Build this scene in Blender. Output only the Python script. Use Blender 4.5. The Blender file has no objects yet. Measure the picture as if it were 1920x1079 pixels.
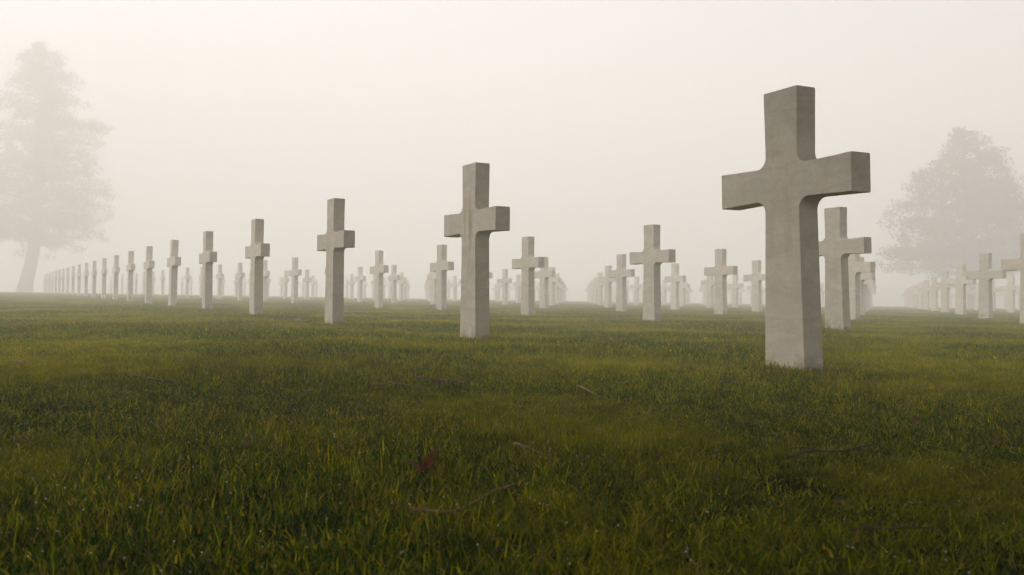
import bpy, bmesh, math, random
import numpy as np
from mathutils import Vector, Matrix, Euler

# ---------------------------------------------------------------- camera, light, exposure
scene = bpy.context.scene
COL = scene.collection
UNIT = 1.07                    # visible height of one cross, metres
CAM_Z = 0.2503                 # camera height above the grass tips below it
cam_data = bpy.data.cameras.new("camera")
cam = bpy.data.objects.new("camera", cam_data)
COL.objects.link(cam)
cam_data.sensor_width = 36.0
cam_data.lens = 32.989
cam_data.clip_start = 0.02
cam_data.clip_end = 1000.0
cam.location = (0, 0, CAM_Z)
cam.rotation_mode = 'QUATERNION'
cam.rotation_quaternion = (Matrix.Rotation(math.radians(90 + 1.2657), 4, 'X') @ Matrix.Rotation(0.00178, 4, 'Z')).to_quaternion()
cam_data.dof.use_dof = True
cam_data.dof.focus_distance = 3.9
cam_data.dof.aperture_fstop = 13.0
scene.camera = cam

SUN_ELEV, SUN_AZ = math.radians(42), math.radians(-42)    # azimuth from +Y, positive to +X
sd = Vector((math.sin(SUN_AZ) * math.cos(SUN_ELEV), math.cos(SUN_AZ) * math.cos(SUN_ELEV), math.sin(SUN_ELEV)))
world = bpy.data.worlds.new("World")
scene.world = world
world.use_nodes = True
wn = world.node_tree
wn.nodes.clear()
sky = wn.nodes.new("ShaderNodeTexSky")
sky.sky_type = 'NISHITA'
sky.sun_disc = False
sky.sun_elevation = SUN_ELEV
sky.sun_rotation = SUN_AZ
sky.altitude = 0
sky.air_density = 1.0
sky.dust_density = 1.0
sky.ozone_density = 0.0
bg = wn.nodes.new("ShaderNodeBackground")
bg.inputs['Strength'].default_value = 0.05
out = wn.nodes.new("ShaderNodeOutputWorld")
hs = wn.nodes.new("ShaderNodeHueSaturation")          # fog and cloud take the blue out of the sky
hs.inputs['Saturation'].default_value = 0.25
wn.links.new(sky.outputs[0], hs.inputs['Color'])
wn.links.new(hs.outputs[0], bg.inputs[0])
wn.links.new(bg.outputs[0], out.inputs[0])

sun_data = bpy.data.lights.new("sun", 'SUN')
sun_data.energy = 1.5
sun_data.angle = math.radians(10)
sun_data.color = (1.0, 0.91, 0.80)
sun = bpy.data.objects.new("sun", sun_data)
COL.objects.link(sun)
sun.rotation_mode = 'QUATERNION'
sun.rotation_quaternion = sd.to_track_quat('Z', 'Y')

scene.view_settings.view_transform = 'Standard'
scene.view_settings.look = 'None'
scene.view_settings.exposure = 1.98
scene.view_settings.gamma = 1.0
scene.view_settings.use_curve_mapping = False
scene.render.engine = 'CYCLES'
cy = scene.cycles
cy.use_denoising = True
cy.denoiser = 'OPENIMAGEDENOISE'
cy.denoising_prefilter = 'ACCURATE'
cy.max_bounces = 14
cy.diffuse_bounces = 4
cy.glossy_bounces = 3
cy.transmission_bounces = 4
cy.volume_bounces = 12
cy.sample_clamp_indirect = 6.0
cy.use_adaptive_sampling = False

rng = np.random.default_rng(7)
random.seed(7)

# ---------------------------------------------------------------- helpers
def tag(o, label=None, cat=None, group=None, kind=None):
    if label: o['label'] = label
    if cat: o['category'] = cat
    if group: o['group'] = group
    if kind: o['kind'] = kind
    return o

def obj_from(name, verts, faces, mat, parent=None, smooth=False):
    me = bpy.data.meshes.new(name)
    me.from_pydata([tuple(v) for v in verts], [], faces)
    me.materials.append(mat)
    if smooth:
        me.polygons.foreach_set('use_smooth', [True] * len(me.polygons))
    me.update()
    o = bpy.data.objects.new(name, me)
    COL.objects.link(o)
    if parent: o.parent = parent
    return o

def tube(path, radii, sides=7, rs=None):
    """closed tapered tube along a path -> verts, faces"""
    V, F = [], []
    n = len(path)
    for i, p in enumerate(path):
        a = Vector(path[max(i - 1, 0)]); b = Vector(path[min(i + 1, n - 1)])
        d = (b - a).normalized()
        up = Vector((0, 0, 1)) if abs(d.z) < 0.9 else Vector((1, 0, 0))
        s = d.cross(up).normalized(); t = s.cross(d)
        for k in range(sides):
            an = 2 * math.pi * k / sides
            r = radii[i] * (1 + (rs.normal() * .08 if rs is not None else 0))
            V.append(Vector(p) + (s * math.cos(an) + t * math.sin(an)) * r)
    for i in range(n - 1):
        for k in range(sides):
            a = i * sides + k; b = i * sides + (k + 1) % sides
            F.append((a, b, b + sides, a + sides))
    F.append(tuple(range(sides))[::-1])
    F.append(tuple((n - 1) * sides + k for k in range(sides)))
    return V, F

def N(nt, typ, **kw):
    n = nt.nodes.new(typ)
    for k, v in kw.items():
        if hasattr(n, k): setattr(n, k, v)
        else: n.inputs[k].default_value = v
    return n

def new_mat(name):
    m = bpy.data.materials.new(name)
    m.use_nodes = True
    nt = m.node_tree
    nt.nodes.clear()
    return m, nt

def ramp(nt, stops, fac=None):
    r = nt.nodes.new('ShaderNodeValToRGB')
    e = r.color_ramp.elements
    while len(e) < len(stops): e.new(0.5)
    for el, (p, c) in zip(e, stops):
        el.position = p
        el.color = (*c, 1) if len(c) == 3 else c
    if fac is not None: nt.links.new(fac, r.inputs['Fac'])
    return r

def mixc(nt, fac, a, b, mode='MIX'):
    m = nt.nodes.new('ShaderNodeMix')
    m.data_type = 'RGBA'
    m.blend_type = mode
    for s, v in ((0, fac), (6, a), (7, b)):
        if hasattr(v, 'default_value') or hasattr(v, 'is_linked'): nt.links.new(v, m.inputs[s])
        else: m.inputs[s].default_value = v if s == 0 else (*v, 1)
    return m.outputs[2]

# ---------------------------------------------------------------- materials
def mat_marble():
    m, nt = new_mat('white_marble'); L = nt.links.new
    tc = N(nt, 'ShaderNodeTexCoord'); oi = N(nt, 'ShaderNodeObjectInfo')
    off = N(nt, 'ShaderNodeVectorMath', operation='SCALE'); 
    cb = N(nt, 'ShaderNodeCombineXYZ'); L(oi.outputs['Random'], cb.inputs[0]); L(oi.outputs['Random'], cb.inputs[2])
    L(cb.outputs[0], off.inputs[0]); off.inputs['Scale'].default_value = 37.0
    add = N(nt, 'ShaderNodeVectorMath', operation='ADD'); L(tc.outputs['Object'], add.inputs[0]); L(off.outputs[0], add.inputs[1])
    mp = N(nt, 'ShaderNodeMapping'); L(add.outputs[0], mp.inputs[0])
    mp.inputs['Rotation'].default_value = (0.75, 0.2, 0.3); mp.inputs['Scale'].default_value = (1.0, 1.0, 2.8)
    n1 = N(nt, 'ShaderNodeTexNoise'); L(mp.outputs[0], n1.inputs['Vector'])
    n1.inputs['Scale'].default_value = 2.4; n1.inputs['Detail'].default_value = 7; n1.inputs['Distortion'].default_value = 1.2
    vein = ramp(nt, [(.40, (0, 0, 0)), (.495, (.42, .42, .42)), (.56, (.06, .06, .06)), (.66, (.2, .2, .2)), (.72, (.05, .05, .05))], n1.outputs[0])
    n2 = N(nt, 'ShaderNodeTexNoise'); L(add.outputs[0], n2.inputs['Vector'])
    n2.inputs['Scale'].default_value = 11.0; n2.inputs['Detail'].default_value = 6
    grime = ramp(nt, [(.45, (0, 0, 0)), (.75, (1, 1, 1))], n2.outputs[0])
    n3 = N(nt, 'ShaderNodeTexNoise'); L(add.outputs[0], n3.inputs['Vector']); n3.inputs['Scale'].default_value = 60; n3.inputs['Detail'].default_value = 4
    c = mixc(nt, vein.outputs[0], (.88, .80, .69), (.62, .57, .50))
    gm = N(nt, 'ShaderNodeMath', operation='MULTIPLY'); L(grime.outputs[0], gm.inputs[0]); gm.inputs[1].default_value = .28
    c = mixc(nt, gm.outputs[0], c, (.60, .49, .33))
    # rusty streaks running down from the crossing, amount set per cross
    at = N(nt, 'ShaderNodeAttribute', attribute_name='stain', attribute_type='OBJECT')
    sx = N(nt, 'ShaderNodeSeparateXYZ'); L(tc.outputs['Object'], sx.inputs[0])
    ms = N(nt, 'ShaderNodeMapping'); L(add.outputs[0], ms.inputs[0]); ms.inputs['Scale'].default_value = (14, 14, 2.2)
    n4 = N(nt, 'ShaderNodeTexNoise'); L(ms.outputs[0], n4.inputs['Vector']); n4.inputs['Scale'].default_value = 1.2; n4.inputs['Detail'].default_value = 5
    st = ramp(nt, [(.44, (0, 0, 0)), (.66, (1, 1, 1))], n4.outputs[0])
    zr = N(nt, 'ShaderNodeMapRange'); L(sx.outputs[2], zr.inputs[0])
    zr.inputs[1].default_value = .30; zr.inputs[2].default_value = .52
    zr2 = N(nt, 'ShaderNodeMapRange'); L(sx.outputs[2], zr2.inputs[0]); zr2.inputs[1].default_value = .92; zr2.inputs[2].default_value = .66
    ma = N(nt, 'ShaderNodeMath', operation='MULTIPLY'); L(st.outputs[0], ma.inputs[0]); L(zr.outputs[0], ma.inputs[1])
    mb = N(nt, 'ShaderNodeMath', operation='MULTIPLY'); L(ma.outputs[0], mb.inputs[0]); L(zr2.outputs[0], mb.inputs[1])
    mc = N(nt, 'ShaderNodeMath', operation='MULTIPLY'); L(mb.outputs[0], mc.inputs[0]); L(at.outputs['Fac'], mc.inputs[1])
    ya = N(nt, 'ShaderNodeMath', operation='ABSOLUTE'); L(sx.outputs[1], ya.inputs[0])
    yr = N(nt, 'ShaderNodeMapRange'); L(ya.outputs[0], yr.inputs[0]); yr.inputs[1].default_value = .10; yr.inputs[2].default_value = .04
    md_ = N(nt, 'ShaderNodeMath', operation='MULTIPLY'); L(mc.outputs[0], md_.inputs[0]); L(yr.outputs[0], md_.inputs[1])
    c = mixc(nt, md_.outputs[0], c, (.48, .34, .17))
    # fine speckle; green damp at the turf line, deepened as painted contact shadow
    sp = N(nt, 'ShaderNodeMath', operation='MULTIPLY_ADD'); L(n3.outputs[0], sp.inputs[0]); sp.inputs[1].default_value = .22; sp.inputs[2].default_value = .89
    c = mixc(nt, 1.0, c, sp.outputs[0], 'MULTIPLY')
    tone = N(nt, 'ShaderNodeMapRange'); L(oi.outputs['Random'], tone.inputs[0]); tone.inputs[3].default_value = .90; tone.inputs[4].default_value = 1.04
    c = mixc(nt, 1.0, c, tone.outputs[0], 'MULTIPLY')
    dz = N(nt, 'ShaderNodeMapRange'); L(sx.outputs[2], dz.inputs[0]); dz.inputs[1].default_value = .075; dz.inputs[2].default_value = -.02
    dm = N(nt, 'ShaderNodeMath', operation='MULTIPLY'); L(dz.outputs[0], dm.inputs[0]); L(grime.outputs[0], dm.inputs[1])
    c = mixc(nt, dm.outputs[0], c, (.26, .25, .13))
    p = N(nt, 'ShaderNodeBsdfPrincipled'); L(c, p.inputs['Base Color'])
    p.inputs['Roughness'].default_value = .55
    p.inputs['Specular IOR Level'].default_value = .35
    bp = N(nt, 'ShaderNodeBump'); bp.inputs['Strength'].default_value = .12; bp.inputs['Distance'].default_value = .004
    L(n3.outputs[0], bp.inputs['Height']); L(bp.outputs[0], p.inputs['Normal'])
    o = N(nt, 'ShaderNodeOutputMaterial'); L(p.outputs[0], o.inputs[0])
    return m

def mat_grass():
    m, nt = new_mat('grass_blades'); L = nt.links.new
    at = N(nt, 'ShaderNodeAttribute', attribute_name='tint')
    geo = N(nt, 'ShaderNodeNewGeometry')
    n1 = N(nt, 'ShaderNodeTexNoise'); L(geo.outputs['Position'], n1.inputs['Vector']); n1.inputs['Scale'].default_value = 0.75; n1.inputs['Detail'].default_value = 5
    n2 = N(nt, 'ShaderNodeTexNoise'); L(geo.outputs['Position'], n2.inputs['Vector']); n2.inputs['Scale'].default_value = 11.0; n2.inputs['Detail'].default_value = 3
    green = ramp(nt, [(0, (.006, .026, .0001)), (.35, (.058, .118, .0002)), (.7, (.20, .25, .0002)), (.93, (.50, .46, .001)), (.97, (.26, .16, .02)), (1, (.27, .175, .05))], at.outputs['Fac'])  # blade colours; the brightest yellow stop also paints in backlit highlights
    yel = ramp(nt, [(.47, (0, 0, 0)), (.62, (1, 1, 1))], n1.outputs[0])
    ym = N(nt, 'ShaderNodeMath', operation='MULTIPLY'); L(yel.outputs[0], ym.inputs[0]); ym.inputs[1].default_value = .7
    c = mixc(nt, ym.outputs[0], green.outputs[0], (.34, .315, .0003))
    dk = ramp(nt, [(.36, (.5, .56, .5)), (.6, (1, 1, 1))], n2.outputs[0])  # dark noise multiplied in as painted shadow gaps in the turf
    c = mixc(nt, 1.0, c, dk.outputs[0], 'MULTIPLY')
    p = N(nt, 'ShaderNodeBsdfPrincipled'); L(c, p.inputs['Base Color']); p.inputs['Roughness'].default_value = .65
    p.inputs['Specular IOR Level'].default_value = .06
    t = N(nt, 'ShaderNodeBsdfTranslucent')
    tcx = mixc(nt, 1.0, c, (1.8, 1.65, .4), 'MULTIPLY'); L(tcx, t.inputs[0])
    mx = N(nt, 'ShaderNodeMixShader'); mx.inputs[0].default_value = .40
    L(p.outputs[0], mx.inputs[1]); L(t.outputs[0], mx.inputs[2])
    o = N(nt, 'ShaderNodeOutputMaterial'); L(mx.outputs[0], o.inputs[0])
    return m

def mat_simple(name, stops, scale=12, rough=.6, transl=0.0, bump=.3, spec=.3):
    m, nt = new_mat(name); L = nt.links.new
    tc = N(nt, 'ShaderNodeTexCoord')
    n = N(nt, 'ShaderNodeTexNoise'); L(tc.outputs['Object'], n.inputs['Vector']); n.inputs['Scale'].default_value = scale; n.inputs['Detail'].default_value = 6
    r = ramp(nt, stops, n.outputs[0])
    p = N(nt, 'ShaderNodeBsdfPrincipled'); L(r.outputs[0], p.inputs['Base Color']); p.inputs['Roughness'].default_value = rough
    p.inputs['Specular IOR Level'].default_value = spec
    b = N(nt, 'ShaderNodeBump'); b.inputs['Strength'].default_value = bump; b.inputs['Distance'].default_value = .01
    L(n.outputs[0], b.inputs['Height']); L(b.outputs[0], p.inputs['Normal'])
    o = N(nt, 'ShaderNodeOutputMaterial')
    if transl:
        t = N(nt, 'ShaderNodeBsdfTranslucent'); L(r.outputs[0], t.inputs[0])
        mx = N(nt, 'ShaderNodeMixShader'); mx.inputs[0].default_value = transl
        L(p.outputs[0], mx.inputs[1]); L(t.outputs[0], mx.inputs[2]); L(mx.outputs[0], o.inputs[0])
    else:
        L(p.outputs[0], o.inputs[0])
    return m

M_MARBLE = mat_marble()
M_GRASS = mat_grass()
M_SOIL = mat_simple('turf_soil', [(.3, (.012, .016, .002)), (.55, (.022, .030, .002)), (.75, (.036, .028, .006))], 9, 1.0, spec=0.0)
M_BARK = mat_simple('bark', [(.3, (.03, .024, .018)), (.7, (.09, .072, .055))], 5, .9)
M_LEAVES = mat_simple('tree_foliage', [(.3, (.022, .030, .012)), (.7, (.055, .065, .026))], .9, .7, .25)
M_TWIG = mat_simple('twig_bark', [(.3, (.13, .07, .022)), (.7, (.30, .18, .07))], 40, .7)
M_TWIG_DARK = mat_simple('dark_twig_bark', [(.3, (.05, .028, .014)), (.7, (.13, .07, .032))], 40, .7)
M_STRAW = mat_simple('dry_straw', [(.3, (.11, .075, .03)), (.7, (.21, .15, .065))], 40, .6)
M_LEAF = mat_simple('autumn_leaf', [(.3, (.14, .050, .011)), (.55, (.28, .11, .022)), (.75, (.42, .22, .055))], 45, .45, .2)
M_LEAF_TAN = mat_simple('tan_leaf', [(.3, (.16, .075, .025)), (.7, (.30, .16, .06))], 60, .6, .2)
M_DEW, _nt = new_mat('dew')
_p = N(_nt, 'ShaderNodeBsdfPrincipled'); _p.inputs['Base Color'].default_value = (1, 1, 1, 1)
_p.inputs['Roughness'].default_value = .03; _p.inputs['IOR'].default_value = 1.33; _p.inputs['Transmission Weight'].default_value = 1.0
_o = N(_nt, 'ShaderNodeOutputMaterial'); _nt.links.new(_p.outputs[0], _o.inputs[0])

# ---------------------------------------------------------------- ground
_CO = [-0.0119837, -0.10776964, 0.15354865, 0.01214288, -0.0225881, -0.00881819, 0.00050835, -0.00172852, 0.00271609, 0.00085743]
SOIL = -0.028                        # soil below the visible grass tips
def grass_z(x, y):
    """height of the grass tips"""
    x = np.asarray(x, float); y = np.asarray(y, float)
    r = np.hypot(x, y); k = np.minimum(1, 58 / np.maximum(r, 1e-6))
    x, y = x * k, np.maximum(y * k, 0)
    x = np.clip(x, -y * .75 - 2, y * .75 + 2)
    B = [np.ones_like(x), x / 10, y / 10, x * x / 100, x * y / 100, y * y / 100, x**3 / 1e3, x * x * y / 1e3, x * y * y / 1e3, y**3 / 1e3]
    z = sum(c * b for c, b in zip(_CO, B))
    return z + .006 * np.sin(x * 1.9 + y * .7) * np.sin(y * 1.3 - x * .6)

def build_ground():
    ys = np.concatenate([np.linspace(-118, -2, 24), np.linspace(-1.5, 14, 63), np.linspace(14.5, 60, 60), np.linspace(62, 118, 24)])
    xs = np.concatenate([np.linspace(-118, -32, 24), np.linspace(-30, 30, 121), np.linspace(32, 118, 24)])
    X, Y = np.meshgrid(xs, ys)
    Z = grass_z(X, Y) + SOIL
    V = np.stack([X.ravel(), Y.ravel(), Z.ravel()], -1)
    nx, ny = len(xs), len(ys)
    F = [(j * nx + i, j * nx + i + 1, (j + 1) * nx + i + 1, (j + 1) * nx + i) for j in range(ny - 1) for i in range(nx - 1)]
    o = obj_from('ground', V, F, M_SOIL, smooth=True)
    tag(o, kind='structure')
build_ground()

# ---------------------------------------------------------------- haze
def build_haze():
    m, nt = new_mat('haze_air')
    v = N(nt, 'ShaderNodeVolumePrincipled')
    v.inputs['Color'].default_value = (0.992, 0.978, 0.96, 1)
    v.inputs['Density'].default_value = HAZE
    v.inputs['Anisotropy'].default_value = 0.14
    o = N(nt, 'ShaderNodeOutputMaterial'); nt.links.new(v.outputs[0], o.inputs['Volume'])
    x0, x1, y0, y1, z0, z1 = -125, 125, -125, 125, -2.5, 26.5
    V = [(x, y, z) for z in (z0, z1) for (x, y) in ((x0, y0), (x1, y0), (x1, y1), (x0, y1))]
    F = [(3, 2, 1, 0), (4, 5, 6, 7), (0, 1, 5, 4), (1, 2, 6, 5), (2, 3, 7, 6), (3, 0, 4, 7)]
    o = obj_from('haze', V, F, m)
    tag(o, kind='stuff')
HAZE = 0.024
build_haze()

# ---------------------------------------------------------------- crosses
CROSSES = [  # row, place in row, x, y, z (in cross heights), yaw, lean
(0,0,1.0212,3.4053,0.0285,-0.5055,-0.0126),(0,1,-0.2167,5.4392,0.0691,-0.5345,0.0060),(0,2,-1.4296,7.5390,0.1093,-0.5303,0.0116),(0,3,-2.7054,9.9223,0.1704,-0.5294,0.0103),
(0,4,-3.9187,12.0598,0.2142,-0.5218,0.0082),(0,5,-5.2178,14.4215,0.2753,-0.5254,0.0252),(0,6,-6.5604,16.9240,0.3394,-0.5175,0.0106),(0,7,-7.9183,19.4437,0.4044,-0.5174,0.0177),
(0,8,-8.9947,21.2789,0.4217,-0.5127,0.0071),(0,9,-10.2481,23.5422,0.4701,-0.5119,0.0069),(0,10,-11.5016,25.8069,0.5186,-0.5114,0.0068),(0,11,-12.7551,28.0726,0.5672,-0.5110,0.0066),
(0,12,-14.0087,30.3392,0.6157,-0.5107,0.0065),(0,13,-15.2623,32.6065,0.6643,-0.5105,0.0064),(0,14,-16.5159,34.8744,0.7129,-0.5105,0.0063),(0,15,-17.7696,37.1427,0.7615,-0.5104,0.0062),
(0,16,-19.0234,39.4114,0.8101,-0.5105,0.0060),(0,17,-20.2771,41.6804,0.8587,-0.5105,0.0059),(0,18,-21.5309,43.9498,0.9073,-0.5106,0.0058),(0,19,-22.7847,46.2193,0.9559,-0.5107,0.0057),
(0,20,-24.0386,48.4891,1.0045,-0.5108,0.0056),(0,21,-25.2924,50.7591,1.0531,-0.5109,0.0055),(1,0,2.7626,7.9657,0.0936,-0.5567,-0.0118),(1,1,1.4681,9.8540,0.1118,-0.5535,0.0040),
(1,2,0.2019,12.0153,0.1498,-0.5531,0.0022),(1,3,-1.0952,14.5353,0.2162,-0.5542,0.0069),(1,4,-2.3681,16.6763,0.2546,-0.5439,0.0049),(1,5,-3.5556,18.5281,0.3004,-0.5303,0.0070),
(1,6,-4.8085,20.7510,0.3480,-0.5271,0.0069),(1,7,-6.0614,22.9825,0.3958,-0.5245,0.0068),(1,8,-7.3144,25.2207,0.4437,-0.5224,0.0067),(1,9,-8.5676,27.4639,0.4918,-0.5207,0.0066),
(1,10,-9.8208,29.7111,0.5399,-0.5193,0.0065),(1,11,-11.0741,31.9616,0.5881,-0.5182,0.0064),(1,12,-12.3275,34.2147,0.6363,-0.5173,0.0063),(1,13,-13.5810,36.4700,0.6847,-0.5166,0.0062),
(1,14,-14.8345,38.7271,0.7330,-0.5160,0.0061),(1,15,-16.0881,40.9858,0.7814,-0.5155,0.0060),(1,16,-17.3417,43.2458,0.8298,-0.5151,0.0059),(1,17,-18.5954,45.5069,0.8782,-0.5148,0.0058),
(1,18,-19.8491,47.7690,0.9267,-0.5145,0.0057),(1,19,-21.1029,50.0320,0.9751,-0.5143,0.0056),(1,20,-22.3567,52.2957,1.0236,-0.5141,0.0056),(2,-1,5.6618,10.2492,0.0621,-0.4537,0.0066),
(2,0,4.3889,12.1115,0.1014,-0.5224,0.0069),(2,1,3.2296,14.5375,0.1577,-0.5566,0.0064),(2,2,1.9260,16.5416,0.1883,-0.5563,0.0036),(2,3,0.6263,18.3236,0.2340,-0.5407,0.0070),
(2,4,-0.6257,20.4795,0.2801,-0.5379,0.0069),(2,5,-1.8777,22.6566,0.3267,-0.5349,0.0069),(2,6,-3.1299,24.8495,0.3736,-0.5321,0.0068),(2,7,-4.3822,27.0544,0.4208,-0.5296,0.0067),
(2,8,-5.6347,29.2687,0.4682,-0.5274,0.0066),(2,9,-6.8874,31.4905,0.5157,-0.5256,0.0065),(2,10,-8.1402,33.7185,0.5634,-0.5240,0.0065),(2,11,-9.3932,35.9516,0.6113,-0.5226,0.0064),
(2,12,-10.6462,38.1890,0.6592,-0.5214,0.0063),(2,13,-11.8994,40.4299,0.7072,-0.5205,0.0062),(2,14,-13.1527,42.6739,0.7552,-0.5196,0.0061),(2,15,-14.4060,44.9205,0.8033,-0.5189,0.0060),
(2,16,-15.6595,47.1695,0.8515,-0.5183,0.0059),(2,17,-16.9130,49.4204,0.8997,-0.5177,0.0058),(2,18,-18.1666,51.6730,0.9479,-0.5173,0.0057),(2,19,-19.4202,53.9272,0.9962,-0.5169,0.0056),
(3,-1,7.4835,14.8305,0.1146,-0.5148,0.0047),(3,0,6.0662,16.4295,0.1319,-0.5198,0.0074),(3,1,4.8072,18.4139,0.1741,-0.5335,0.0073),(3,2,3.5534,20.4650,0.2179,-0.5378,0.0072),
(3,3,2.3014,22.5602,0.2626,-0.5382,0.0071),(3,4,1.0499,24.6866,0.3081,-0.5370,0.0070),(3,5,-0.2014,26.8361,0.3541,-0.5351,0.0069),(3,6,-1.4529,29.0034,0.4004,-0.5331,0.0068),
(3,7,-2.7045,31.1848,0.4471,-0.5312,0.0067),(3,8,-3.9563,33.3775,0.4940,-0.5293,0.0066),(3,9,-5.2084,35.5795,0.5411,-0.5277,0.0065),(3,10,-6.4606,37.7892,0.5884,-0.5262,0.0064),
(3,11,-7.7130,40.0054,0.6359,-0.5249,0.0063),(3,12,-8.9656,42.2271,0.6834,-0.5237,0.0062),(3,13,-10.2184,44.4536,0.7311,-0.5227,0.0061),(3,14,-11.4712,46.6841,0.7789,-0.5218,0.0060),
(3,15,-12.7243,48.9183,0.8267,-0.5210,0.0059),(3,16,-13.9774,51.1555,0.8746,-0.5203,0.0059),(3,17,-15.2306,53.3955,0.9226,-0.5197,0.0058),(4,-1,9.0189,18.8702,0.1225,-0.4950,0.0078),
(4,0,7.7438,20.7485,0.1624,-0.5184,0.0076),(4,1,6.4827,22.7170,0.2043,-0.5289,0.0075),(4,2,5.2276,24.7457,0.2476,-0.5333,0.0073),(4,3,3.9753,26.8168,0.2918,-0.5346,0.0072),
(4,4,2.7240,28.9193,0.3368,-0.5344,0.0071),(4,5,1.4732,31.0458,0.3822,-0.5335,0.0070),(4,6,0.2224,33.1914,0.4281,-0.5322,0.0069),(4,7,-1.0285,35.3522,0.4743,-0.5308,0.0068),
(4,8,-2.2796,37.5257,0.5208,-0.5294,0.0067),(4,9,-3.5309,39.7097,0.5675,-0.5281,0.0065),(4,10,-4.7825,41.9025,0.6144,-0.5269,0.0064),(4,11,-6.0343,44.1029,0.6615,-0.5257,0.0063),
(4,12,-7.2863,46.3099,0.7088,-0.5247,0.0062),(4,13,-8.5385,48.5225,0.7561,-0.5237,0.0061),(4,14,-9.7909,50.7400,0.8036,-0.5229,0.0060),(4,15,-11.0434,52.9619,0.8511,-0.5221,0.0059),
(4,16,-12.2961,55.1876,0.8988,-0.5214,0.0058),(5,-2,12.0027,21.4270,0.1154,-0.4715,0.0082),(5,-1,10.6986,23.1901,0.1529,-0.5020,0.0080),(5,0,9.4216,25.0682,0.1929,-0.5176,0.0078),
(5,1,8.1582,27.0241,0.2346,-0.5256,0.0076),(5,2,6.9017,29.0350,0.2776,-0.5295,0.0075),(5,3,5.6486,31.0864,0.3214,-0.5312,0.0073),(5,4,4.3972,33.1690,0.3659,-0.5316,0.0072),
(5,5,3.1466,35.2759,0.4109,-0.5313,0.0070),(5,6,1.8962,37.4026,0.4563,-0.5306,0.0069),(5,7,0.6459,39.5454,0.5021,-0.5296,0.0068),(5,8,-0.6045,41.7017,0.5483,-0.5286,0.0067),
(5,9,-1.8552,43.8694,0.5946,-0.5276,0.0066),(5,10,-3.1060,46.0469,0.6412,-0.5266,0.0064),(5,11,-4.3571,48.2327,0.6879,-0.5257,0.0063),(5,12,-5.6085,50.4258,0.7349,-0.5248,0.0062),
(5,13,-6.8601,52.6253,0.7819,-0.5240,0.0061),(5,14,-8.1119,54.8305,0.8291,-0.5233,0.0060),(6,-2,13.6810,25.7312,0.1452,-0.4871,0.0082),(6,-1,12.3782,27.5116,0.1833,-0.5062,0.0080),
(6,0,11.0996,29.3885,0.2234,-0.5170,0.0078),(6,1,9.8341,31.3341,0.2650,-0.5232,0.0077),(6,2,8.5760,33.3304,0.3076,-0.5266,0.0075),(6,3,7.3218,35.3655,0.3511,-0.5283,0.0073),
(6,4,6.0699,37.4310,0.3952,-0.5290,0.0072),(6,5,4.8192,39.5210,0.4399,-0.5290,0.0071),(6,6,3.5691,41.6311,0.4850,-0.5287,0.0069),(6,7,2.3192,43.7579,0.5305,-0.5281,0.0068),
(6,8,1.0692,45.8988,0.5762,-0.5275,0.0067),(6,9,-0.1808,48.0517,0.6223,-0.5267,0.0065),(6,10,-1.4311,50.2151,0.6685,-0.5260,0.0064),(6,11,-2.6816,52.3874,0.7150,-0.5253,0.0063),
(6,12,-3.9323,54.5677,0.7616,-0.5245,0.0062),(6,13,-5.1833,56.7549,0.8084,-0.5239,0.0061),(7,-2,15.3593,30.0414,0.1752,-0.4962,0.0082),(7,-1,14.0577,31.8337,0.2137,-0.5089,0.0080),
(7,0,12.7777,33.7092,0.2539,-0.5167,0.0078),(7,1,11.5103,35.6463,0.2954,-0.5215,0.0077),(7,2,10.2505,37.6305,0.3378,-0.5243,0.0075),(7,3,8.9952,39.6517,0.3810,-0.5259,0.0073),
(7,4,7.7426,41.7026,0.4249,-0.5267,0.0072),(7,5,6.4915,43.7778,0.4692,-0.5270,0.0071),(7,6,5.2414,45.8732,0.5140,-0.5269,0.0069),(7,7,3.9916,47.9856,0.5591,-0.5266,0.0068),
(7,8,2.7420,50.1125,0.6046,-0.5262,0.0066),(7,9,1.4924,52.2520,0.6503,-0.5257,0.0065),(7,10,0.2426,54.4023,0.6963,-0.5251,0.0064),(7,11,-1.0073,56.5622,0.7425,-0.5246,0.0063),
(8,-3,18.3700,32.6522,0.1684,-0.4881,0.0083),(8,-2,17.0377,34.3550,0.2054,-0.5018,0.0081),(8,-1,15.7371,36.1560,0.2442,-0.5107,0.0080),(8,0,14.4559,38.0301,0.2845,-0.5165,0.0078),
(8,1,13.1869,39.9602,0.3258,-0.5202,0.0076),(8,2,11.9255,41.9343,0.3681,-0.5226,0.0075),(8,3,10.6689,43.9436,0.4111,-0.5241,0.0073),(8,4,9.4154,45.9818,0.4546,-0.5249,0.0072),
(8,5,8.1638,48.0439,0.4987,-0.5253,0.0070),(8,6,6.9134,50.1261,0.5432,-0.5253,0.0069),(8,7,5.6636,52.2256,0.5881,-0.5252,0.0067),(8,8,4.4141,54.3398,0.6333,-0.5250,0.0066),
(8,9,3.1648,56.4669,0.6787,-0.5246,0.0065),(9,-3,20.0433,36.9477,0.1981,-0.4961,0.0082),(9,-2,18.7160,38.6705,0.2356,-0.5056,0.0080),(9,-1,17.4162,40.4783,0.2747,-0.5120,0.0079),
(9,0,16.1342,42.3513,0.3150,-0.5164,0.0077),(9,1,14.8637,44.2756,0.3563,-0.5193,0.0076),(9,2,13.6008,46.2410,0.3984,-0.5213,0.0074),(9,3,12.3430,48.2400,0.4412,-0.5226,0.0072),
(9,4,11.0885,50.2670,0.4846,-0.5234,0.0071),(9,5,9.8362,52.3175,0.5284,-0.5238,0.0070),(9,6,8.5853,54.3880,0.5727,-0.5240,0.0068),(9,7,7.3353,56.4757,0.6173,-0.5240,0.0067),
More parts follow.
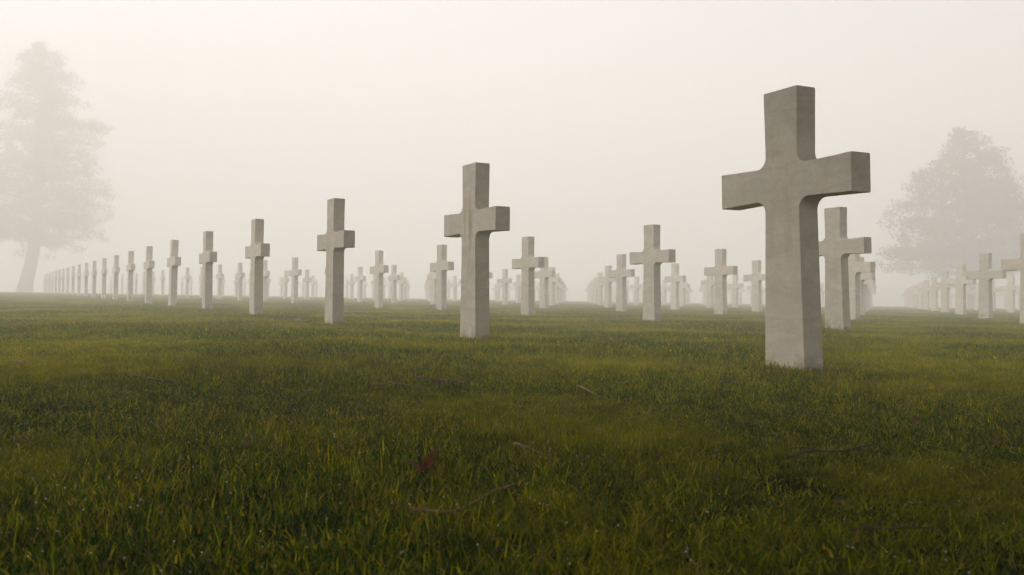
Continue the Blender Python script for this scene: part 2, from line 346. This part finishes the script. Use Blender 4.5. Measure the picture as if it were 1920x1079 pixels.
(10,-3,21.7174,41.2488,0.2280,-0.5013,0.0081),(10,-2,20.3943,42.9873,0.2659,-0.5081,0.0079),(10,-1,19.0953,44.8006,0.3051,-0.5129,0.0078),(10,0,17.8125,46.6726,0.3455,-0.5163,0.0076),
(10,1,16.5408,48.5920,0.3868,-0.5186,0.0075),(10,2,15.2765,50.5500,0.4288,-0.5203,0.0073),(10,3,14.0174,52.5401,0.4714,-0.5214,0.0072),(10,4,12.7619,54.5572,0.5146,-0.5222,0.0070),
(11,-4,24.7430,43.8870,0.2212,-0.4980,0.0081),(11,-3,23.3922,45.5539,0.2579,-0.5049,0.0079),(11,-2,22.0726,47.3050,0.2962,-0.5099,0.0078),(11,-1,20.7743,49.1228,0.3356,-0.5135,0.0077),
(11,0,19.4909,50.9941,0.3760,-0.5162,0.0075),(11,1,18.2180,52.9093,0.4172,-0.5181,0.0074),(11,2,16.9525,54.8609,0.4591,-0.5195,0.0072),(12,-4,26.4115,48.1746,0.2508,-0.5023,0.0079),
(12,-3,25.0676,49.8617,0.2880,-0.5074,0.0078),(12,-2,23.7508,51.6233,0.3265,-0.5112,0.0077),(12,-1,22.4532,53.4449,0.3661,-0.5140,0.0075),
]
def cross_mesh(name, seed):
    """Latin cross: lateral axis = local Y, thickness = local X, height = Z; flared ends, coved inner corners"""
    r = np.random.default_rng(seed)
    U = UNIT
    a = 0.3176 * U; t = 0.0929 * U / 2
    za, zb = 0.5948 * U, 0.7289 * U
    hb, hu, hj, ht = 0.0965 * U, 0.0835 * U, 0.0775 * U, 0.083 * U
    buried = -0.16
    zl, zh = za + .006 * U, zb - .006 * U          # arm is a touch slimmer at the stem
    rf = 0.043 * U
    def cove(cx, cy, s0, s1, n=7):
        return [(cx + rf * math.cos(s0 + (s1 - s0) * i / n), cy + rf * math.sin(s0 + (s1 - s0) * i / n)) for i in range(n + 1)]
    right = [(hb, buried), (hb, 0.0)]
    right += cove(hu + rf, zl - rf, math.pi, math.pi / 2)
    right += [(a, za), (a, zb)]
    right += cove(hj + rf, zh + rf, -math.pi / 2, -math.pi)
    right += [(ht, U)]
    outline = right + [(-x, z) for x, z in right[::-1]]
    bm = bmesh.new()
    vs = [bm.verts.new((-t, x, z)) for x, z in outline]
    f = bm.faces.new(vs)
    ex = bmesh.ops.extrude_face_region(bm, geom=[f])
    nv = [g for g in ex['geom'] if isinstance(g, bmesh.types.BMVert)]
    for v in nv: v.co.x = t
    bmesh.ops.recalc_face_normals(bm, faces=bm.faces)
    edges = [e for e in bm.edges if len(e.link_faces) == 2 and e.calc_face_angle(0) > 0.5 and min(v.co.z for v in e.verts) > -.1 or
             (len(e.link_faces) == 2 and abs(e.verts[0].co.z - e.verts[1].co.z) > .15 and e.calc_face_angle(0) > .5)]
    bmesh.ops.bevel(bm, geom=edges, offset=.0035, segments=2, profile=.5, affect='EDGES', clamp_overlap=True)
    for fc in bm.faces: fc.smooth = True
    me = bpy.data.meshes.new(name)
    bm.to_mesh(me); bm.free()
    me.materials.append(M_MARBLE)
    me.set_sharp_from_angle(angle=math.radians(24))
    return me

ORD = ['first', 'second', 'third', 'fourth', 'fifth', 'sixth', 'seventh', 'eighth', 'ninth', 'tenth', 'eleventh', 'twelfth', 'thirteenth', 'fourteenth', 'fifteenth',
       'sixteenth', 'seventeenth', 'eighteenth', 'nineteenth', 'twentieth', 'twenty-first', 'twenty-second', 'twenty-third', 'twenty-fourth', 'twenty-fifth', 'twenty-sixth', 'twenty-seventh', 'twenty-eighth', 'twenty-ninth', 'thirtieth']
SPECIAL = {
    (0, 0): 'largest and nearest white marble cross, grey veined, right end of the nearest row',
    (0, 1): 'white marble cross with a rusty brown streak down its stem, second in the nearest row',
    (0, 2): 'pale marble cross between the rust-streaked cross and the long file going left',
    (1, 0): 'white marble cross right behind the largest cross, one arm covered by it',
    (1, 1): 'white marble cross standing alone in front, first to the left of the largest cross',
    (2, -1): 'white marble cross cut by the right edge of the photo, only one arm showing',
}
def add_crosses():
    base = [cross_mesh('marble_cross', s) for s in range(1)]
    proto = None
    rows = {}
    for c in CROSSES: rows.setdefault(c[0], []).append(c)
    # bake area-weighted normals so the flat faces stay flat beside the coves
    tmp = bpy.data.objects.new('tmp', base[0]); COL.objects.link(tmp)
    wn_ = tmp.modifiers.new('wn', 'WEIGHTED_NORMAL'); wn_.keep_sharp = True; wn_.weight = 80
    bpy.context.view_layer.update()
    base[0] = bpy.data.meshes.new_from_object(tmp.evaluated_get(bpy.context.evaluated_depsgraph_get()))
    base[0].name = 'marble_cross'
    bpy.data.objects.remove(tmp)
    for k, row in sorted(rows.items()):
        row.sort(key=lambda c: -c[2] / c[3])
        for i, (k, j, x, y, z, yaw, lean) in enumerate(row):
            if proto is None:
                o = bpy.data.objects.new('marble_cross', base[0]); proto = o
            else:
                o = proto.copy()
            COL.objects.link(o)
            X, Y = x * UNIT, y * UNIT
            o.location = (X, Y, z * UNIT if (k, j) in NEAR else float(grass_z(X, Y)))
            if (k, j) not in NEAR: lean += random.gauss(0, .007); yaw += random.gauss(0, .02)
            # local Y along the row, local X across it
            o.rotation_euler = (0, 0, 0)
            o.rotation_mode = 'QUATERNION'
            o.rotation_quaternion = (Matrix.Rotation(lean, 4, 'Y') @ Matrix.Rotation(-yaw, 4, 'Z')).to_quaternion()
            d = math.hypot(X, Y)
            fog = 'crisp' if d < 12 else 'softened' if d < 21 else 'pale foggy' if d < 31 else 'faint foggy' if d < 42 else 'ghostly'
            if (k, j) in SPECIAL: lab = SPECIAL[(k, j)]
            elif k == 0: lab = '%s white marble cross, %s from the right in the long nearest row' % (fog, ORD[i])
            else: lab = '%s white marble cross, %s from the right in the %s row back' % (fog, ORD[i], ORD[k])
            tag(o, lab, 'cross', 'marble crosses standing in rows on the lawn')
            o['stain'] = {(0, 0): .25, (0, 1): 1.0, (0, 2): .3}.get((k, j), .25 * random.random())
NEAR = {(0, i) for i in range(8)} | {(1, i) for i in range(5)} | {(2, 1), (2, 2), (3, -1)}
add_crosses()

# ---------------------------------------------------------------- trees
def leaf_cloud(clumps, per, size, rs, flat=.5):
    """small folded leaf sprays scattered through clumps -> verts, faces"""
    V, F = [], []
    for (cx, cy, cz, cr) in clumps:
        n = int(per * (cr ** 1.6))
        d = rs.normal(size=(n, 3)); d /= np.linalg.norm(d, axis=1)[:, None]
        rr = cr * rs.random(n) ** .45
        P = d * rr[:, None]; P[:, 2] *= flat
        P += (cx, cy, cz)
        for p in P:
            u = rs.normal(size=3); u /= np.linalg.norm(u); w = np.cross(u, rs.normal(size=3)); w /= np.linalg.norm(w)
            s = size * (.5 + rs.random())
            a = len(V)
            m = np.cross(u, w) * s * .25
            V += [p - u * s, p + w * s * .55 + m, p + u * s, p - w * s * .55 + m]
            F += [(a, a + 1, a + 2), (a, a + 2, a + 3)]
    return V, F

def tree(name, label, x, y, height, trunk_path, r0, profile, n_limb, per, size, seed, flat, droop, crown_from, group='trees standing in the fog', scale=1.0, cl=(.62, .25)):
    rs = np.random.default_rng(seed)
    z0 = float(grass_z(x, y)) + SOIL - .05
    root = bpy.data.objects.new(name, None); COL.objects.link(root); root.location = (x, y, z0); root.scale = (scale,) * 3
    tag(root, label, 'tree', group)
    # trunk
    path = [Vector((px, py, pz)) for px, py, pz in trunk_path]
    n = len(path)
    rad = [r0 * (1.35 if i == 0 else 1.0) * (1 - .93 * (path[i].z / height)) ** .9 if path[i].z < height else .02 for i in range(n)]
    V, F = tube(path, [max(r, .02) for r in rad], 10, rs)
    obj_from('trunk', V, F, M_BARK, root, True)
    def axis(z):
        for i in range(n - 1):
            if path[i].z <= z <= path[i + 1].z:
                t = (z - path[i].z) / (path[i + 1].z - path[i].z)
                return path[i].lerp(path[i + 1], t)
        return path[-1].copy()
    clumps = []
    LV, LF = [], []
    for k in range(n_limb):
        t = crown_from + (1 - crown_from) * ((k + rs.random()) / n_limb) ** 1.0
        z = t * height
        an = k * 2.4 + rs.normal() * .5
        R = profile(t, an) * (.72 + .36 * rs.random())
        c = axis(z * .98)
        pts = []
        rise = (rs.random() * .25 - droop) * R
        for s in np.linspace(0, 1, 6):
            pts.append(Vector((c.x + math.cos(an) * R * s + rs.normal() * .05 * s, c.y + math.sin(an) * R * s + rs.normal() * .05 * s,
                               c.z + rise * s * s + .10 * R * math.sin(s * 3.1))))
        v, f = tube(pts, [max(.012, r0 * .30 * (1 - t * .7) * (1 - .85 * s)) for s in np.linspace(0, 1, 6)], 5)
        b = len(LV); LV += v; LF += [tuple(b + q for q in g) for g in f]
        m = max(2, int(R * 2.2))
        for q in range(m):
            s = .22 + .80 * (q + rs.random()) / m
            p = pts[0].lerp(pts[-1], 1) if s >= 1 else pts[int(s * 5)].lerp(pts[min(5, int(s * 5) + 1)], s * 5 - int(s * 5))
            side = rs.normal() * .22 * R
            clumps.append((p.x - math.sin(an) * side, p.y + math.cos(an) * side, p.z + rs.normal() * .12, (.30 + .40 * rs.random()) * (cl[0] + cl[1] * min(R, 2.5))))
    obj_from('limbs', LV, LF, M_BARK, root, True)
    V, F = leaf_cloud(clumps, per, size, rs, flat)
    obj_from('crown', V, F, M_LEAVES, root)
    return root

def at_px(px, dist):
    return (px - 960) / 1759.4 * dist

# tall open conifer far left
D1 = 84.0
tree('pine_tree', 'tall tapering tree dim in fog behind the far end of the nearest row', at_px(44, D1), D1, 16.0,
     [(0, 0, 0), (.14, 0, 1.0), (.42, 0, 2.2), (.70, 0, 3.6), (.80, 0, 5.8), (.86, 0, 9.0), (.92, 0, 12.4), (.95, 0, 15.9)], .42,
     lambda t, an: (5.3 * (1 - t) ** .5 * (1.0 if t > .30 else .94) + .15) * (1 + .26 * math.cos(an * 2 + t * 9)), 110, 240, .068, 11, .7, .16, .2, scale=1.045 * D1 / 60, cl=(.55, .2))
# broad round tree on the right
D2 = 66.0
tree('broadleaf_tree', 'broad rounded tree dim in the fog behind the crosses on the right', at_px(1815, D2), D2, 8.5,
     [(0, 0, 0), (.05, 0, 1), (.0, 0, 2.4), (.05, 0, 4), (-.1, 0, 6.2), (-.15, 0, 8.4)], .32,
     lambda t, an: 4.2 * max(.0, 1 - ((t - .14) / .88) ** 1.35) ** .72 * (1 + .16 * math.cos(an * 3 + t * 7)) if t > .16 else 4.0, 120, 260, .062, 23, .6, .02, .17, scale=D2 / 44, cl=(.5, .17))

# unseen trees added beside the viewpoint; their crowns darken the near lawn
for _x, _y, _s, _c, _w in ((-4.3, 1.9, 31, .38, 'left'), (4.7, 0.8, 32, .32, 'middle'), (9.8, 0.6, 33, .14, 'right')):
    tree('added_shade_tree', 'broad unseen leafy tree added beside the viewpoint, %s one of three, shading the near lawn' % _w, _x, _y, 9.5,
         [(0, 0, 0), (.05, 0, 1.5), (.0, 0, 3.4), (.05, 0, 5), (-.1, 0, 7.5), (-.15, 0, 9.4)], .42,
         lambda t, an: 6.4 * max(.0, 1 - ((t - .46) / .58) ** 2) ** .5 if t > .46 else 6.2 - 6 * (.46 - t), 64, 46, .30, _s, .5, -.16, _c, 'unseen trees added for shade beside the viewpoint')

# ---------------------------------------------------------------- grass
def sod(name, radius, n, hmin, hmax, wmin, wmax, seed, straw=.05, dew=0, segs=3):
    rs = np.random.default_rng(seed)
    V, F, T, M = [], [], [], []
    nclump = max(3, n // 9)
    cr = radius * np.sqrt(rs.random(nclump)); ca = rs.random(nclump) * 6.2832
    for i in range(n):
        c = rs.integers(nclump)
        bx = cr[c] * math.cos(ca[c]) + rs.normal() * radius * .10; by = cr[c] * math.sin(ca[c]) + rs.normal() * radius * .10
        dead = rs.random() < straw
        L = hmin + (hmax - hmin) * rs.random() ** 1.3
        w = (wmin + (wmax - wmin) * rs.random()) * .5
        coarse = rs.random() < .06
        if coarse: w *= 1.6; L *= 1.25
        an = rs.random() * 6.2832
        lean = abs(rs.normal()) * .6 + .28
        if dead: lean = 1.0 + rs.random() * .5; L *= .65; w *= .8 + .5 * rs.random()
        bend = rs.random() * .9
        dx, dy = math.cos(an), math.sin(an)
        sx, sy = -dy, dx
        tw = rs.normal() * .5
        sx, sy = sx * math.cos(tw) - sy * math.sin(tw), sx * math.sin(tw) + sy * math.cos(tw)
        x, y, z = bx, by, -.004 + (.010 + rs.random() * .022 if dead else 0)
        a = len(V)
        th = lean * .5
        tint = .94 + .06 * rs.random() if dead else min(.93, max(0, rs.normal() * .29 + .38 + .10 * math.sin(c * 5.3)))
        for s in range(segs + 1):
            f = s / segs
            ww = w * (1 - f ** 2.2) if s < segs else 0
            if s < segs:
                V += [(x - sx * ww, y - sy * ww, z), (x + sx * ww, y + sy * ww, z)]; T += [tint, tint]
            else:
                V.append((x, y, z)); T.append(tint)
            st = L / segs
            x += dx * math.sin(th) * st; y += dy * math.sin(th) * st; z += math.cos(th) * st
            th += (lean + bend) * .8 / segs
        for s in range(segs - 1):
            b = a + s * 2
            F.append((b, b + 1, b + 3, b + 2)); M.append(0)
        b = a + (segs - 1) * 2
        F.append((b, b + 1, b + 2)); M.append(0)
    for i in range(dew):
        r = .0005 + .0006 * rs.random()
        p = radius * math.sqrt(rs.random()); an = rs.random() * 6.2832
        cx, cy_, cz = p * math.cos(an), p * math.sin(an), .024 + .02 * rs.random()
        bm = bmesh.new(); bmesh.ops.create_icosphere(bm, subdivisions=1, radius=r)
        a = len(V)
        for v in bm.verts: V.append((cx + v.co.x, cy_ + v.co.y, cz + v.co.z)); T.append(0)
        for f in bm.faces: F.append(tuple(a + v.index for v in f.verts)); M.append(1)
        bm.free()
    me = bpy.data.meshes.new(name)
    me.from_pydata(V, [], F)
    me.materials.append(M_GRASS); me.materials.append(M_DEW)
    me.polygons.foreach_set('material_index', M)
    me.polygons.foreach_set('use_smooth', [True] * len(F))
    at = me.attributes.new('tint', 'FLOAT', 'POINT'); at.data.foreach_set('value', T)
    me.update()
    return bpy.data.objects.new(name, me)

def vnoise(x, y, s, seed):
    """cheap smooth value noise"""
    r = np.random.default_rng(seed); G = r.random((256, 256))
    u, v = x * s + 100.3, y * s + 57.7
    i, j = np.floor(u).astype(int), np.floor(v).astype(int); f, g = u - i, v - j
    f = f * f * (3 - 2 * f); g = g * g * (3 - 2 * g)
    q = lambda a, b: G[a % 256, b % 256]
    return (q(i, j) * (1 - f) + q(i + 1, j) * f) * (1 - g) + (q(i, j + 1) * (1 - f) + q(i + 1, j + 1) * f) * g

def build_grass():
    near = [sod('sod', .085, 250, .012, .034, .0010, .0023, 100 + i, .055, dew=(2 if i % 2 == 0 else 0), segs=4) for i in range(12)]
    mid = [sod('sod', .16, 170, .018, .042, .0026, .0044, 200 + i, .04, dew=(2 if i % 3 == 0 else 0)) for i in range(8)]
    far = [sod('sod', .55, 460, .020, .042, .008, .012, 300 + i, .03, segs=2) for i in range(6)]
    colls = []
    for nm, ps in (('sod_near', near), ('sod_mid', mid), ('sod_far', far)):
        c = bpy.data.collections.new(nm)
        for p in ps: c.objects.link(p)
        colls.append(c)
    pts, which = [], []
    def ring(r0, r1, dens, k, half):
        area = half * (r1 * r1 - r0 * r0)
        n = int(area * dens)
        r = np.sqrt(r0 * r0 + (r1 * r1 - r0 * r0) * rng.random(n)); a = (rng.random(n) * 2 - 1) * half
        pts.append(np.stack([r * np.sin(a), r * np.cos(a)], -1)); which.append(np.full(n, k))
    ring(.35, 4.2, 330, 0, 1.15)
    ring(4.2, 15, 110, 1, .85)
    ring(15, 34, 34, 1, .68)
    ring(34, 90, 4.5, 2, .66)
    # slightly longer uncut grass round the feet of the nearer crosses
    FT = []
    for (k, j, cx, cy, cz, yaw, lean) in CROSSES:
        if math.hypot(cx, cy) * UNIT < 17:
            for q in range(26):
                a_ = rng.random() * 6.2832; rx, ry = (.075 + .05 * rng.random()), (.125 + .05 * rng.random())
                lx, ly = rx * math.cos(a_), ry * math.sin(a_)
                FT.append((cx * UNIT + lx * math.cos(yaw) + ly * math.sin(yaw), cy * UNIT - lx * math.sin(yaw) + ly * math.cos(yaw)))
    pts.append(np.array(FT)); which.append(np.full(len(FT), 0)); n0 = sum(len(p) for p in pts[:-1]); n_feet = len(FT)
    # thin turf behind and beside the camera
    n = 5000
    r = np.sqrt(rng.random(n)) * 16; a = rng.random(n) * 6.2832
    q = np.stack([r * np.sin(a), r * np.cos(a)], -1)
    keep = np.abs(a - 2 * math.pi * np.round(a / (2 * math.pi))) > .95
    pts.append(q[keep]); which.append(np.full(keep.sum(), 1))
    P = np.concatenate(pts); K = np.concatenate(which)
    foot = np.zeros(len(P), bool); foot[n0:n0 + n_feet] = True
    # keep the lens clear
    ok = np.hypot(P[:, 0], P[:, 1]) > .34
    P, K, foot = P[ok], K[ok], foot[ok]
    Z = grass_z(P[:, 0], P[:, 1]) + SOIL
    hv = .62 + .8 * vnoise(P[:, 0], P[:, 1], 1.4, 3) * (.55 + .7 * vnoise(P[:, 0], P[:, 1], 5.0, 4)) + rng.normal(size=len(P)) * .08
    hv = np.clip(hv, .55, 1.45)
    hv[foot] = np.maximum(hv[foot] * 1.35, 1.35)
    me = bpy.data.meshes.new('grass')
    me.from_pydata(np.concatenate([P, Z[:, None]], 1).tolist(), [], [])
    for nm, data in (('kind_index', K.astype(float)), ('hscale', hv), ('spin', rng.random(len(P)) * 6.2832), ('pick', rng.random(len(P)))):
        at = me.attributes.new(nm, 'FLOAT', 'POINT'); at.data.foreach_set('value', np.asarray(data, np.float32))
    o = bpy.data.objects.new('grass', me); COL.objects.link(o)
    tag(o, 'short wet green grass with yellowish patches and dew drops', 'grass', kind='stuff')
    ng = bpy.data.node_groups.new('grass_scatter', 'GeometryNodeTree')
    ng.interface.new_socket('Geometry', in_out='INPUT', socket_type='NodeSocketGeometry')
    ng.interface.new_socket('Geometry', in_out='OUTPUT', socket_type='NodeSocketGeometry')
    gi = ng.nodes.new('NodeGroupInput'); go = ng.nodes.new('NodeGroupOutput'); L = ng.links.new
    def named(nm):
        a = ng.nodes.new('GeometryNodeInputNamedAttribute'); a.data_type = 'FLOAT'; a.inputs['Name'].default_value = nm
        return a.outputs['Attribute']
    jn = ng.nodes.new('GeometryNodeJoinGeometry')
    kin, hs, spn, pk = named('kind_index'), named('hscale'), named('spin'), named('pick')
    rot = ng.nodes.new('ShaderNodeCombineXYZ'); L(spn, rot.inputs[2])
    scl = ng.nodes.new('ShaderNodeCombineXYZ'); scl.inputs[0].default_value = 1; scl.inputs[1].default_value = 1; L(hs, scl.inputs[2])
    for k, c in enumerate(colls):
        cmp_ = ng.nodes.new('FunctionNodeCompare'); cmp_.data_type = 'FLOAT'; cmp_.operation = 'EQUAL'
        L(kin, cmp_.inputs[0]); cmp_.inputs[1].default_value = k; cmp_.inputs['Epsilon'].default_value = .1
        ci = ng.nodes.new('GeometryNodeCollectionInfo'); ci.inputs['Collection'].default_value = c
        ci.inputs['Separate Children'].default_value = True; ci.inputs['Reset Children'].default_value = True
        ip = ng.nodes.new('GeometryNodeInstanceOnPoints')
        mu = ng.nodes.new('ShaderNodeMath'); mu.operation = 'MULTIPLY'; L(pk, mu.inputs[0]); mu.inputs[1].default_value = len(c.objects) - .001
        fl = ng.nodes.new('ShaderNodeMath'); fl.operation = 'FLOOR'; L(mu.outputs[0], fl.inputs[0])
        L(gi.outputs[0], ip.inputs['Points']); L(cmp_.outputs[0], ip.inputs['Selection']); L(ci.outputs[0], ip.inputs['Instance'])
        ip.inputs['Pick Instance'].default_value = True
        L(fl.outputs[0], ip.inputs['Instance Index']); L(rot.outputs[0], ip.inputs['Rotation']); L(scl.outputs[0], ip.inputs['Scale'])
        L(ip.outputs[0], jn.inputs[0])
    L(jn.outputs[0], go.inputs[0])
    md = o.modifiers.new('scatter', 'NODES'); md.node_group = ng
build_grass()

# ---------------------------------------------------------------- fallen twigs and leaves
def add_twig(name, label, cat, pts, r, mat, side=None, group='fallen twigs on the grass', lift=.003):
    rs = np.random.default_rng(len(label) * 7 + int(r * 1e5))
    P = [Vector(p) for p in pts]
    fine = []
    for a, b in zip(P[:-1], P[1:]):
        for k in range(4):
            q = a.lerp(b, k / 4)
            fine.append(q + Vector((rs.normal() * r * .3, rs.normal() * r * .3, rs.normal() * r * .2)))
    fine.append(P[-1])
    o0 = fine[0].copy()
    fine = [p - o0 + Vector((0, 0, lift + .003 * math.sin(i * .35))) for i, p in enumerate(fine)]
    n = len(fine)
    V, F = tube(fine, [r * (1.25 - .75 * i / n) * (1 + .16 * rs.normal()) for i in range(n)], 7, rs)
    if side:
        i0, vec = side
        base = fine[i0]
        path = [base.lerp(base + Vector(vec), k / 4) + Vector((0, 0, .003 * math.sin(k))) for k in range(5)]
        v, f = tube(path, [r * (.7 - .1 * k) for k in range(5)], 6, rs)
        b = len(V); V += v; F += [tuple(b + q for q in g) for g in f]
    o = obj_from(name, V, F, mat, smooth=True)
    o.location = o0
    tag(o, label, cat, group)
    return o

add_twig('twig', 'curved light brown twig with a knobbed end below the red leaf', 'twig',
         [(-.125, 1.158, -.002), (-.111, 1.155, -.002), (-.094, 1.15, -.002), (-.072, 1.167, -.002), (-.053, 1.193, -.001), (-.038, 1.227, -.001), (-.021, 1.272, 0), (-.003, 1.314, .001), (.010, 1.348, .001)], .0019, M_TWIG, (1, (-.018, .004, .006)))
add_twig('twig', 'short forked pale twig with a straw hanging, right of the red leaf', 'twig',
         [(.005, 1.687, .006), (.019, 1.635, .005), (.037, 1.602, .005), (.051, 1.581, .005), (.067, 1.561, .004)], .0020, M_STRAW, (8, (-.001, -.085, -.004)))
add_twig('twig', 'thick dark reddish twig lying on the grass in front of the largest cross', 'twig',
         [(.459, 1.563, 0), (.495, 1.603, 0), (.526, 1.629, 0), (.561, 1.649, 0), (.611, 1.684, -.001), (.684, 1.743, -.002)], .0022, M_TWIG_DARK, (9, (-.05, .012, .006)))
add_twig('twig', 'thin pale brown twig, lower of the crossed pair in mid lawn', 'twig',
         [(-.42, 2.806, .019), (-.38, 2.795, .019), (-.345, 2.835, .019), (-.294, 2.806, .018), (-.248, 2.744, .017)], .0026, M_TWIG, (6, (.03, -.05, .004)))
add_twig('twig', 'long thin bent twig, upper of the crossed pair in mid lawn', 'twig',
         [(-.312, 3.028, .02), (-.246, 2.997, .019), (-.181, 2.909, .018), (-.156, 3.007, .019), (-.137, 3.15, .02)], .0026, M_TWIG_DARK)
add_twig('twig', 'long dark thin twig on the left of the lawn', 'twig',
         [(-1.195, 2.939, .035), (-1.13, 2.88, .033), (-1.053, 2.792, .031), (-.993, 2.772, .029)], .0030, M_TWIG_DARK)
add_twig('twig', 'short pale straw twig slanting up, just right of the dark left twig', 'twig',
         [(-1.058, 3.244, .036), (-1.076, 3.387, .038), (-1.097, 3.569, .041)], .0030, M_STRAW)
add_twig('twig', 'thin dark twig with a pale stub, beside the base of the largest cross', 'twig',
         [(.631, 2.908, .013), (.686, 2.982, .014), (.738, 3.058, .015), (.80, 3.03, .014)], .0024, M_TWIG_DARK, (6, (.012, .02, .03)))
add_twig('twig', 'straight dark reddish twig low in the dark right corner', 'twig',
         [(.39, 1.085, -.006), (.429, 1.082, -.007), (.488, 1.093, -.007)], .0016, M_TWIG_DARK)
add_twig('twig', 'bleached crooked twig in the middle of the lawn among dark tufts', 'twig',
         [(.196, 2.819, .015), (.212, 2.706, .013), (.223, 2.587, .012), (.248, 2.532, .012)], .0024, M_STRAW)
add_twig('twig', 'straight pale grass stalk lying right of the largest cross', 'twig',
         [(1.204, 2.906, .006), (1.276, 2.902, .005), (1.332, 2.881, .003)], .0018, M_STRAW)

def maple_leaf():
    """folded five-lobed leaf: left half lies on the grass, right lobe stands up"""
    lob = [(0, 1.0), (18, .62), (27, .40), (40, .66), (58, .93), (72, .58), (84, .40), (100, .62), (122, .78), (140, .45), (165, .34), (180, .16)]
    pts = [(d, r) for d, r in lob] + [(-d, r) for d, r in lob[1:-1]][::-1]
    pts.sort(key=lambda p: p[0])
    R = .044
    V, F = [], []
    nr = 5
    rs = np.random.default_rng(5)
    ang = [math.radians(d) for d, r in pts]
    for k in range(nr + 1):
        for (d, r), a in zip(pts, ang):
            s = k / nr
            rr = R * (r * s if s > .5 else (r * s * .6 + .4 * .45 * s))
            x, y = rr * math.cos(a), rr * math.sin(a)
            z = .006 * math.sin(a * 5) * s + .004 * rs.normal() * s * .5 + .010 * s * s
            V.append((x, y, z))
    m = len(pts)
    for k in range(nr):
        for i in range(m):
            j = (i + 1) % m
            F.append((k * m + i, k * m + j, (k + 1) * m + j, (k + 1) * m + i))
    W = []
    for x, y, z in V:                       # fold about a slanted midrib: the right-hand side rises
        x2, y2 = x * .8 + y * .6, -x * .6 + y * .8
        if x2 > 0:
            t = math.radians(58)
            x3, z3 = x2 * math.cos(t) - z * math.sin(t), x2 * math.sin(t) + z * math.cos(t)
        else:
            x3, z3 = x2, z + .25 * x2 * x2 / R
        W.append((x3, y2 * .8, z3))
    return W, F
root = bpy.data.objects.new('maple_leaf', None); COL.objects.link(root)
root.location = (-.122, 1.385, .012); root.rotation_euler = (.1, -.05, .25)
tag(root, 'curled red brown maple leaf with one lobe standing up from the grass', 'leaf')
V, F = maple_leaf()
blade = obj_from('leaf_blade', V, F, M_LEAF, root, True)
md = blade.modifiers.new('thickness', 'SOLIDIFY'); md.thickness = .0005
V, F = tube([Vector((0, 0, .001)), Vector((-.012, -.012, .004)), Vector((-.026, -.02, .003)), Vector((-.036, -.03, -.002))], [.0009, .0008, .0007, .0009], 6)
obj_from('stalk', V, F, M_LEAF, root, True)

def add_flake(label, x, y, L, w, mat, rz, curl, tilt):
    rs = np.random.default_rng(int(abs(x * 1000) + abs(y * 1000)))
    V, F = [], []
    n = 8
    for i in range(n + 1):
        s = i / n
        ww = w * math.sin(math.pi * (.06 + .88 * s)) ** .8
        a = curl * (s - .5)
        cx, cz = (L / max(curl, .05)) * math.sin(a), (L / max(curl, .05)) * (1 - math.cos(a))
        j = rs.normal() * w * .12
        V += [(cx, -ww + j, cz + .3 * ww), (cx, j * .5, cz), (cx, ww + j, cz + .3 * ww)]
    for i in range(n):
        for k in (0, 1):
            a = i * 3 + k
            F.append((a, a + 1, a + 4, a + 3))
    o = obj_from('fallen_leaf', V, F, mat, smooth=True)
    o.location = (x, y, float(grass_z(x, y)) + .006)
    o.rotation_euler = (tilt, -.2, rz)
    md = o.modifiers.new('thickness', 'SOLIDIFY'); md.thickness = .0005
    tag(o, label, 'leaf', 'small fallen leaves on the grass')
add_flake('small bleached curled leaf in the middle of the lawn, bent like a hook', .265, 1.987, .022, .004, M_STRAW, 1.3, 2.6, .9)
add_flake('small tan leaf left of the crossed twigs', -.525, 2.439, .026, .008, M_LEAF_TAN, .4, .8, .3)
add_flake('dark brown leaf left of the third cross of the nearest row', -1.886, 8.242, .10, .035, M_TWIG_DARK, .2, 2.4, .2)
add_flake('orange brown leaf below the straw twig on the left lawn', -.44, 1.557, .020, .007, M_LEAF_TAN, 1.0, 1.2, .4)
add_flake('pinkish tan leaf at the far left of the lawn', -1.649, 3.159, .030, .010, M_LEAF_TAN, .2, 1.0, .5)
add_flake('dark red leaf on the right lawn beyond the thick dark twig', .848, 1.982, .026, .010, M_LEAF, .9, 1.1, .8)
add_flake('small rust leaf close to the right edge above the dark corner', .863, 1.677, .018, .006, M_LEAF, .3, 1.0, .4)
add_flake('tiny orange leaf above the straight twig in the right corner', .401, 1.157, .012, .005, M_LEAF_TAN, .1, 1.0, .3)
add_flake('small upright tan leaf just left of the curved twig', -.183, 1.384, .012, .004, M_LEAF_TAN, 1.2, 1.5, 1.0)
add_flake('orange leaf right of the short forked twig', .105, 1.43, .012, .004, M_LEAF_TAN, .8, 1.2, .7)
